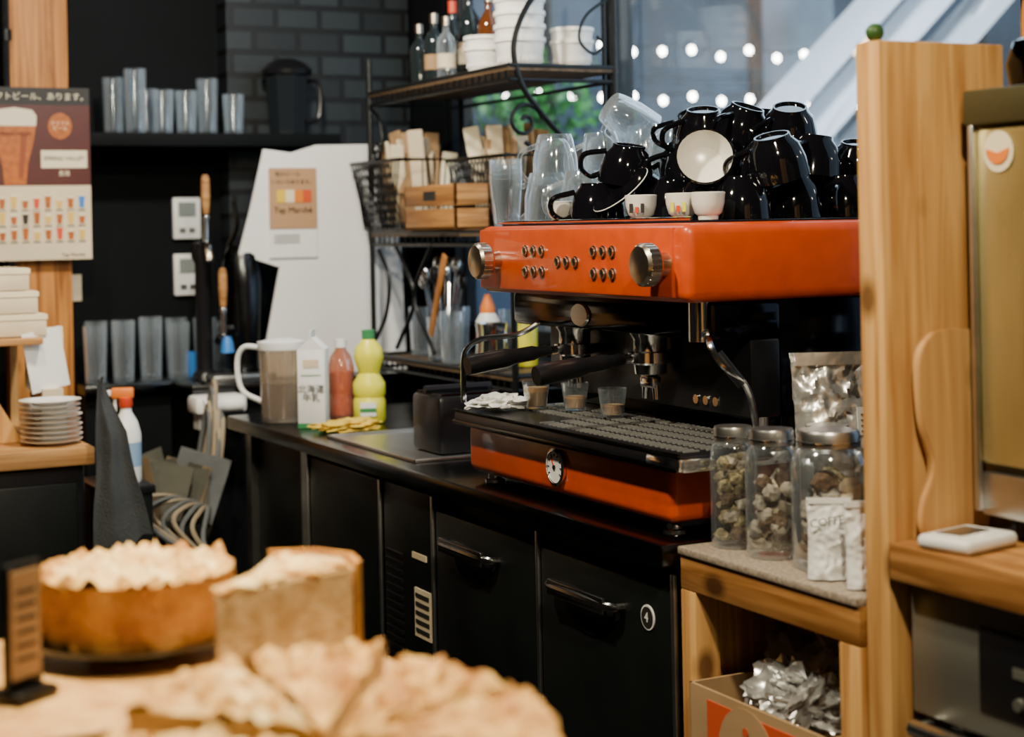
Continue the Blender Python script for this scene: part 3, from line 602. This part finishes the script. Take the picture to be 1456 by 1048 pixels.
# ------------------------------------------------------------ back wall shelf, glasses, controls
b=Bd('wall_shelf'); b.box(1.11,1.93,4.93,5.095,1.60,1.64,WALLD,.003).box(1.11,1.60,5.0,5.19,1.60,1.64,WALLD).done()
def hb(x,y,z,r,h):
    b=Bd('highball_glass'); b.lathe([(0,0),(r*.85,0),(r,h),(r-.003,h),(r*.8,.012),(0,.012)],THING,T(x,y,z)).done()
for x,y,h in ((1.25,5.05,.17),(1.295,4.97,.19),(1.38,4.98,.13),(1.455,4.99,.13),(1.36,5.08,.14),(1.53,5.02,.17),(1.60,4.98,.12)): hb(x,y,1.641,.034,h)
for i in range(5):
    hb(1.15+i*.082,4.92,.911,.035,.165+.01*(i%3))
for i in range(4): hb(1.19+i*.082,5.08,.911,.035,.17)
hb(1.535,4.97,.911,.035,.16)
b=Bd('blender_jug'); X=T(1.78,5.0,1.641)
SMOKE=M('smoked_plastic',(.016,.02,.024),.12)
b.lathe([(0,0),(.055,0),(.058,.01),(.07,.18),(.075,.19)],SMOKE,X,8).lathe([(.078,.185),(.08,.20),(.06,.22),(.03,.235),(0,.235)],BLACKP,X).tube(smooth([(1.85,5.0,1.81),(1.885,5.0,1.80),(1.885,5.0,1.70),(1.84,5.0,1.68)]),.008,BLACKP).done()
for z in (1.322,1.145):
    b=Bd('wall_thermostat'); b.box(1.462,1.55,5.178,5.198,z,z+.13,WHITEP,.004).box(1.478,1.534,5.175,5.180,z+.07,z+.115,M('lcd_gray',(.22,.25,.24),.3)).box(1.48,1.50,5.174,5.18,z+.02,z+.035,STEEL).box(1.51,1.53,5.174,5.18,z+.02,z+.035,STEEL).done()
Bd('paper_note').box(1.135,1.175,5.19,5.198,1.14,1.22,CREAM).done()
# ------------------------------------------------------------ wooden post, poster
Bd('wooden_pillar').box(.93,1.095,4.95,5.10,0,2.8,OLDW,.004).done()
b=Bd('black_conduit'); b.tube([(.915,4.93,1.2),(.915,4.93,2.79)],.012,IRON)
for z in (1.5,1.9,2.3): b.lathe([(.012,0),(.018,0),(.018,.03),(.012,.03)],IRON,T(.915,4.93,z))
b.done()
b=Bd('beer_poster'); y=4.905
b.box(.83,1.143,y,y+.003,1.272,1.765,CREAM).box(.83,1.143,y-.001,y,1.715,1.765,INK).box(.83,1.143,y-.001,y,1.485,1.715,REDP)
b.text('クラフトビール、あります。',.024,FY(.985,y-.0015,1.738),FOAMP,.001)
# tapered beer glass: amber body with curved waist, foam head, rim and foot
b.prism([(-.058,.205),(.058,.205),(.060,.17),(.052,.12),(.036,.06),(.030,0),(-.030,0),(-.036,.06),(-.052,.12),(-.060,.17)],.001,AMBER,FY(.930,y-.001,1.487))
b.prism([(-.060,.0),(.060,.0),(.062,.028),(.050,.045),(.0,.052),(-.050,.045),(-.062,.028)],.001,FOAMP,FY(.930,y-.0016,1.655))
b.prism([(-.05,.06),(-.044,.06),(-.050,.16),(-.056,.15)],.001,M('amber_light',(.75,.32,.04),.5),FY(.930,y-.0022,1.487))
b.prism([(.01,.02),(.022,.02),(.036,.15),(.018,.15)],.001,M('amber_deep',(.26,.045,.004),.5),FY(.930,y-.0022,1.487))
b.text('SPRING VALLEY',.014,FY(.930,y-.004,1.632),REDP)
b.box(1.003,1.133,y-.002,y,1.535,1.585,FOAMP).text('SPRING VALLEY',.0168,FY(1.068,y-.003,1.562),INK,.001).text('豊潤',.016,FY(1.067,y-.003,1.518),FOAMP,.001)
b.prism([(.034*math.cos(k*.3927),.038*math.sin(k*.3927)) for k in range(16)],.001,AMBER,FY(1.058,y-.001,1.655)).text('クラフト\nビール',.014,FY(1.058,y-.003,1.655),FOAMP,.001)
cols=[AMBER,INK,REDPL,M('print_gold',(.7,.45,.08),.5),BLUEP]
for r in range(3):
    for k in range(9):
        xx=.86+k*.032; zz=1.42-r*.045; hh=.022+.006*((k*7+r)%3)
        b.prism([(-.006,0),(.006,0),(.009,hh),(-.009,hh)],.001,cols[(k*3+r*2)%5 if (k+r)%4==0 else (0 if (k+r)%2 else 3)],FY(xx,y-.001,zz)).prism([(-.009,hh),(.009,hh),(.007,hh+.005),(-.007,hh+.005)],.001,FOAMP,FY(xx,y-.001,zz)).box(xx-.01,xx+.01,y-.002,y,zz-.008,zz-.005,INK)
b.text('Tap Marché',.014,FY(1.09,y-.0015,1.285),INK)
b.done()
# ------------------------------------------------------------ left cabinet & items
b=Bd('side_cabinet'); b.box(.25,.91,4.02,4.80,0,.80,BLACKP,.01).box(.23,.93,4.0,4.82,.80,.842,PINEX,.004)
b.box(.27,.57,4.012,4.02,.08,.76,DOOR,.005).box(.59,.89,4.012,4.02,.08,.76,DOOR,.005).tube([(.55,4.0,.35),(.55,4.0,.55)],.007,STEEL).tube([(.61,4.0,.35),(.61,4.0,.55)],.007,STEEL).done()
b=Bd('plate_stack')
for i in range(9):
    b.lathe([(0,0),(.040,0),(.044,.003),(.072,.010),(.073,.012),(.044,.006),(0,.005)],WHITEG,T(.850+random.uniform(-.003,.003),4.11,.843+i*.0118),36)
b.done()
b=Bd('wooden_display_stand')
b.prism([(.50,.843),(.80,.843),(.66,1.09),(.50,1.09)],.02,PINE,T(0,4.20,0)@R(90,'X'),.002).box(.50,.86,4.22,4.60,1.075,1.092,PINEX,.002).box(.50,.52,4.22,4.60,.843,1.075,PINE).box(.84,.86,4.55,4.60,.843,1.075,PINE)
b.done()
b=Bd('paper_box_stack')
for i in range(3): b.box(.60+.01*i,.875-.02*i,4.25,4.50,1.094+i*.057,1.149+i*.057,CREAM,.003).box(.60+.01*i,.877-.02*i,4.248,4.502,1.135+i*.057,1.147+i*.057,FOAMP)
b.done()
b=Bd('envelope_bundle')
for i in range(4): b.box(-.05,.05,-.001,.001,0,.15,[PAPER,FOAMP,PAPER,YCLOTH][i],Mx=T(.885,4.26+i*.03,.96)@R(12,'Z')@R(-10+i*4,'Y'))
b.box(.86,.91,4.24,4.40,.843,.962,CREAM).done()
# soft towel hung by one corner from a hook, falling in a few broad folds
b=Bd('hanging_towel')
bm=bmesh.new(); g=[]
for i in range(41):
    row=[]
    for j in range(31):
        u=i/40; v=j/30; wd=.012+.045*min(v*3,1)+.085*v**1.5
        x=.930+u*wd-.02*v+.006*noise.noise(Vector((u*2,v*3,0)))
        yy=3.965-.012*v+.010*min(v*2,1)*math.sin(u*8.5+1.2*math.sin(v*2.2))+.006*noise.noise(Vector((u*3,v*2.5,4)))
        zz=1.0-.40*v-.035*v*math.cos(u*2.6)+.018*v*noise.noise(Vector((u*4,0,2)))
        row.append(bm.verts.new((x,yy,zz)))
    g.append(row)
for i in range(40):
    for j in range(30): bm.faces.new((g[i][j],g[i+1][j],g[i+1][j+1],g[i][j+1]))
bmesh.ops.solidify(bm,geom=bm.faces[:],thickness=.004); b.merge(bm,GCLOTH).tube([(.942,3.985,.80),(.942,3.985,1.0),(.940,3.96,1.005)],.004,IRON).done(80)
b=Bd('storage_bin'); b.box(.97,1.10,4.12,4.35,0,.72,DOOR,.01).box(.965,1.105,4.115,4.355,.70,.722,BLACKP,.004).done()
b=Bd('spray_bottle'); X=T(1.055,4.20,.723)@R(-20,'Z')
b.lathe([(0,0),(.034,0),(.036,.01),(.036,.12),(.028,.15),(.014,.175),(.013,.19)],WHITEP,X).lathe([(.015,.185),(.017,.19),(.017,.21),(.01,.212)],REDPL,X)
b.box(-.035,.02,-.011,.011,.208,.235,ORANGEP,.005,Mx=X).box(-.045,-.033,-.006,.006,.215,.23,WHITEP,.002,Mx=X).lathe([(.0365,.04),(.0365,.10)],M('label_blue',(.25,.40,.60),.5),X)
b.box(-.03,-.022,-.004,.004,.17,.21,WHITEP,.002,Mx=X).done()
b=Bd('crate_of_paper_bags')
b.box(1.13,1.29,4.30,4.66,0,.58,DOOR,.006)
BAGG=M('gray_green_paper',(.10,.10,.075),.8,0,.3,10); BAGT=M('tan_paper',(.22,.15,.08),.8,0,.3,10)
for i in range(18):
    x=1.14+.0085*i; hh=.12+.06*random.random()
    b.box(-.001,.001,-.07,.07,0,hh,[BAGT,BAGG,BAGG,GCLOTH][i%4],Mx=T(x,4.44+random.uniform(-.04,.04),.58)@R(random.uniform(-22,22),'Y')@R(random.uniform(40,120),'Z'))
b.done()
CABLE=M('beige_cable',(.30,.24,.16),.6)
b=Bd('hanging_cable_coil')
for i in range(11):
    o=random.uniform(-.02,.02); b.tube([(1.345+o+.028*math.sin(t*.3142),4.46+i*.007+.045*math.cos(t*.3142),.66+(.14+.012*i)*math.sin(t*.3142)+o) for t in range(20)],.0065,CABLE if i%3 else GCLOTH,6,True)
for i in range(8):
    b.tube(smooth([(1.34,4.45,.60),(1.30-.02*i,4.34-.01*i,.60+.01*i),(1.27-.025*i,4.27+.01*(i%3),.53+.012*i+.02*(i%2)),(1.33,4.25,.44)]),.0065,CABLE if i%2 else GCLOTH,6)
b.done()
# ------------------------------------------------------------ foreground pastry display
b=Bd('display_counter'); b.box(-.3,.635,.95,1.80,.86,.90,BLACKP,.006).box(-.27,.60,.98,1.77,0,.86,WALLD,.005).done()
b=Bd('wooden_serving_board'); b.box(.20,.632,1.42,1.79,.901,.930,PADW,.006).done()
b=Bd('cake_plate'); b.lathe([(0,.0),(.07,0),(.105,.008),(.107,.012),(.07,.008),(0,.006)],DSTEEL,T(.425,1.66,.941),48).cyl((.425,1.66,.931),(.425,1.66,.945),.05,DSTEEL).done()
def cake(name,c,r,h,a0,a1,top,side,cut,tilt=None,na=40,lump=.006):
    b=Bd(name); X=T(*c)@(tilt or Matrix()); full=abs(a1-a0)>=359.9
    bm=bmesh.new(); A=[math.radians(a0+(a1-a0)*k/na) for k in range(na+1)]
    def rr(a,z): return r*(1+.05*noise.noise(Vector((math.cos(a)*6,math.sin(a)*6,z*60+c[0]*9)))+.04*(z/h)**2)
    nr=18
    S=[[bm.verts.new((rr(a,z)*math.cos(a),rr(a,z)*math.sin(a),z)) for z in [h*t/6 for t in range(7)]] for a in A]
    for i in range(na):
        for j in range(6): bm.faces.new((S[i][j],S[i+1][j],S[i+1][j+1],S[i][j+1]))
    b.merge(bm,side,X)
    bm=bmesh.new(); Tt=[]
    for a in A:
        row=[]
        for k in range(nr+1):
            q=k/nr; rad=rr(a,h)*q; p=Vector((rad*math.cos(a),rad*math.sin(a),0))
            z=h+lump*(noise.noise(p*60+Vector((c[1]*7,0,0)))+.9*noise.noise(p*130)+.5*noise.noise(p*260))+(.006*math.sin(math.pi*min(q/.85,1)) if q<.85 else .004)-(.004 if k==nr else 0)
            row.append(bm.verts.new((p.x,p.y,z)))
        Tt.append(row)
    kc=nr-3
    for i in range(na):
        for j in range(kc): bm.faces.new((Tt[i][j],Tt[i+1][j],Tt[i+1][j+1],Tt[i][j+1]))
    bmesh.ops.remove_doubles(bm,verts=bm.verts[:],dist=1e-5)
    bm2=bmesh.new(); V=[[bm2.verts.new(v) for v in [tuple(x) for x in row]] for row in [[p.co.copy() for p in r_[kc:] if p.is_valid] for r_ in Tt]]
    for i in range(na):
        for j in range(nr-kc-0):
            if j+1<len(V[i]) and j+1<len(V[i+1]): bm2.faces.new((V[i][j],V[i+1][j],V[i+1][j+1],V[i][j+1]))
    b.merge(bm,top,X); b.merge(bm2,STREUB,X)
    if not full:
        for a in (A[0],A[-1]):
            bm=bmesh.new(); v=[bm.verts.new(p) for p in ((0,0,0),(r*math.cos(a),r*math.sin(a),0),(r*1.04*math.cos(a),r*1.04*math.sin(a),h+.002),(0,0,h+.002))]; bm.faces.new(v); b.merge(bm,cut,X)
    b.prism([(r*.99*math.cos(a),r*.99*math.sin(a)) for a in A]+([] if full else [(0,0)]),.003,side,X)
    return b
cake('round_cake',(.425,1.66,.952),.092,.060,0.05,360,STREUS,CRUST,CRUMB,na=90,lump=.011).done(60)
b=Bd('cake_slice'); h=.088; zb=.931
q=lambda pl_:[(x-.012,y-.035) for x,y in pl_]
poly=q([(.458,1.510),(.612,1.556),(.621,1.60),(.60,1.64),(.56,1.655),(.535,1.615),(.50,1.560)])
b.prism(poly,h,CRUMB,T(0,0,zb),.003)
b.prism(q([(.612,1.553),(.620,1.558),(.629,1.602),(.606,1.646),(.562,1.663),(.56,1.655),(.60,1.64),(.621,1.60)]),h+.004,CRUST,T(0,0,zb))
b.prism(poly,.006,CRUST,T(0,0,zb))
for i in range(80):
    t=random.random(); u=random.random(); P=Vector(poly[0]).lerp(Vector(poly[1]),t*.96+.02).lerp(Vector(poly[4]),u*.85*t+.05)
    b.blob((P.x,P.y,zb+h),(.010,.009,.005),STREUS if i%3 else STREUB,.5,2,2)
b.done(60)
tl=R(-27,'Z')@R(10,'X')@R(27,'Z')
b=Bd('display_riser'); b.box(-.14,.14,-.14,.14,-.018,-.004,PADW,.004,Mx=T(.434,1.165,.944)@tl)
b.box(.30,.56,1.24,1.26,.901,.935,PADW,.002).done()
for k in range(8):
    a=k*45+6; gx,gy=.010*math.cos(math.radians(a+21)),.010*math.sin(math.radians(a+21))
    if k in (4,5): gx*=2; gy*=2
    s=cake('pie_slice',(.434,1.160,.942),.147+.006*(k%2),.026+.005*(k%3),a,a+42,STREUB if k in(0,7,1) else STREUS,CRUST,CRUMB,tl@T(gx,gy,0),na=24,lump=.010); s.done(60)
b=Bd('menu_card_stand'); X=T(.291,1.545,.931)@R(35,'Z')
b.box(-.022,.022,-.003,.003,.01,.122,IRON,.001,Mx=X).box(-.018,.018,-.005,-.003,.02,.115,KRAFT,Mx=X).box(-.025,.025,-.02,.02,0,.01,IRON,.002,Mx=X)
for k in range(6): b.box(-.012,.012,-.006,-.005,.035+k*.012,.038+k*.012,INK,Mx=X)
b.done()
b=Bd('black_tray_stack')
for i in range(4): b.box(.10,.24,1.20,1.40,.901+i*.012,.909+i*.012,BLACKP,.003)
b.done()
# ------------------------------------------------------------ lamps
def lamp(name,loc,col,power,size,target,spot=None):
    b=Bd('added_pendant'); x,y,z=loc  # unseen pendant fitting, added to dress the light
    b.tube([(x,y,z+.12),(x,y,2.80)],.004,IRON).lathe([(.02,.13),(.04,.11),(.11,.03),(.12,.025),(.11,.02),(.035,.10)],IRON,T(x,y,z)).done()
    if spot:
        l=bpy.data.lights.new(name,'SPOT'); l.spot_size=math.radians(spot); l.spot_blend=.6; l.shadow_soft_size=size
    else:
        l=bpy.data.lights.new(name,'AREA'); l.shape='DISK'; l.size=size
    l.energy=power; l.color=col; o=bpy.data.objects.new(name,l); SC.collection.objects.link(o); o.location=loc
    o.rotation_euler=(Vector(target)-Vector(loc)).to_track_quat('-Z','Y').to_euler()
lamp('lamp_pastry',(.36,1.62,2.05),(1,.84,.54),140,.05,(.44,1.42,.95),55)
lamp('added_light_counter',(.45,2.1,2.40),(1,.87,.64),38,.12,(1.45,2.6,1.1))  # unseen light added to brighten counter and machine
lamp('added_light_post',(.75,.7,2.35),(1,.86,.60),28,.10,(1.5,1.75,1.1))  # unseen light added to brighten the timber post
lamp('added_light_back',(1.15,3.5,2.45),(1,.93,.80),35,.12,(1.65,4.6,1.2))  # unseen light added to lift the back of the room
lamp('added_light_left',(.55,3.5,2.3),(1,.80,.50),46,.05,(.85,4.5,1.15),50)  # unseen spot added to brighten poster and left cabinet
l=bpy.data.lights.new('window_daylight','AREA'); l.shape='RECTANGLE'; l.size=3.0; l.size_y=1.3; l.energy=32; l.color=(.66,.84,1)
o=bpy.data.objects.new('window_daylight',l); SC.collection.objects.link(o); o.location=(2.42,3.2,1.85); o.rotation_euler=(0,math.radians(70),0)
l=bpy.data.lights.new('added_street_spot','SPOT'); l.energy=2200; l.color=(.8,.9,1); l.spot_size=math.radians(70); l.shadow_soft_size=.2  # unseen spot added outside to brighten awning and facade
o=bpy.data.objects.new('added_street_spot',l); SC.collection.objects.link(o); o.location=(3.2,3.4,3.6); o.rotation_euler=(Vector((5.3,6.9,1.9))-o.location).to_track_quat('-Z','Y').to_euler()
wd=bpy.data.worlds.new('world'); SC.world=wd; wd.use_nodes=True; wd.node_tree.nodes['Background'].inputs[0].default_value=(.40,.58,.82,1); wd.node_tree.nodes['Background'].inputs[1].default_value=.65
# ------------------------------------------------------------ camera
cd=bpy.data.cameras.new('camera'); cam=bpy.data.objects.new('camera',cd); SC.collection.objects.link(cam); SC.camera=cam
cd.sensor_width=36; cd.lens=59.34; cd.shift_y=-.1401; cd.clip_start=.02
yaw=math.atan2(.4556,.8902)
cam.matrix_world=T(0,0,1.345)@Matrix.Rotation(-yaw,4,'Z')@Matrix.Rotation(math.pi/2,4,'X')@Matrix.Rotation(-.02,4,'Z')
cd.dof.use_dof=True; cd.dof.focus_distance=3.0; cd.dof.aperture_fstop=3.4
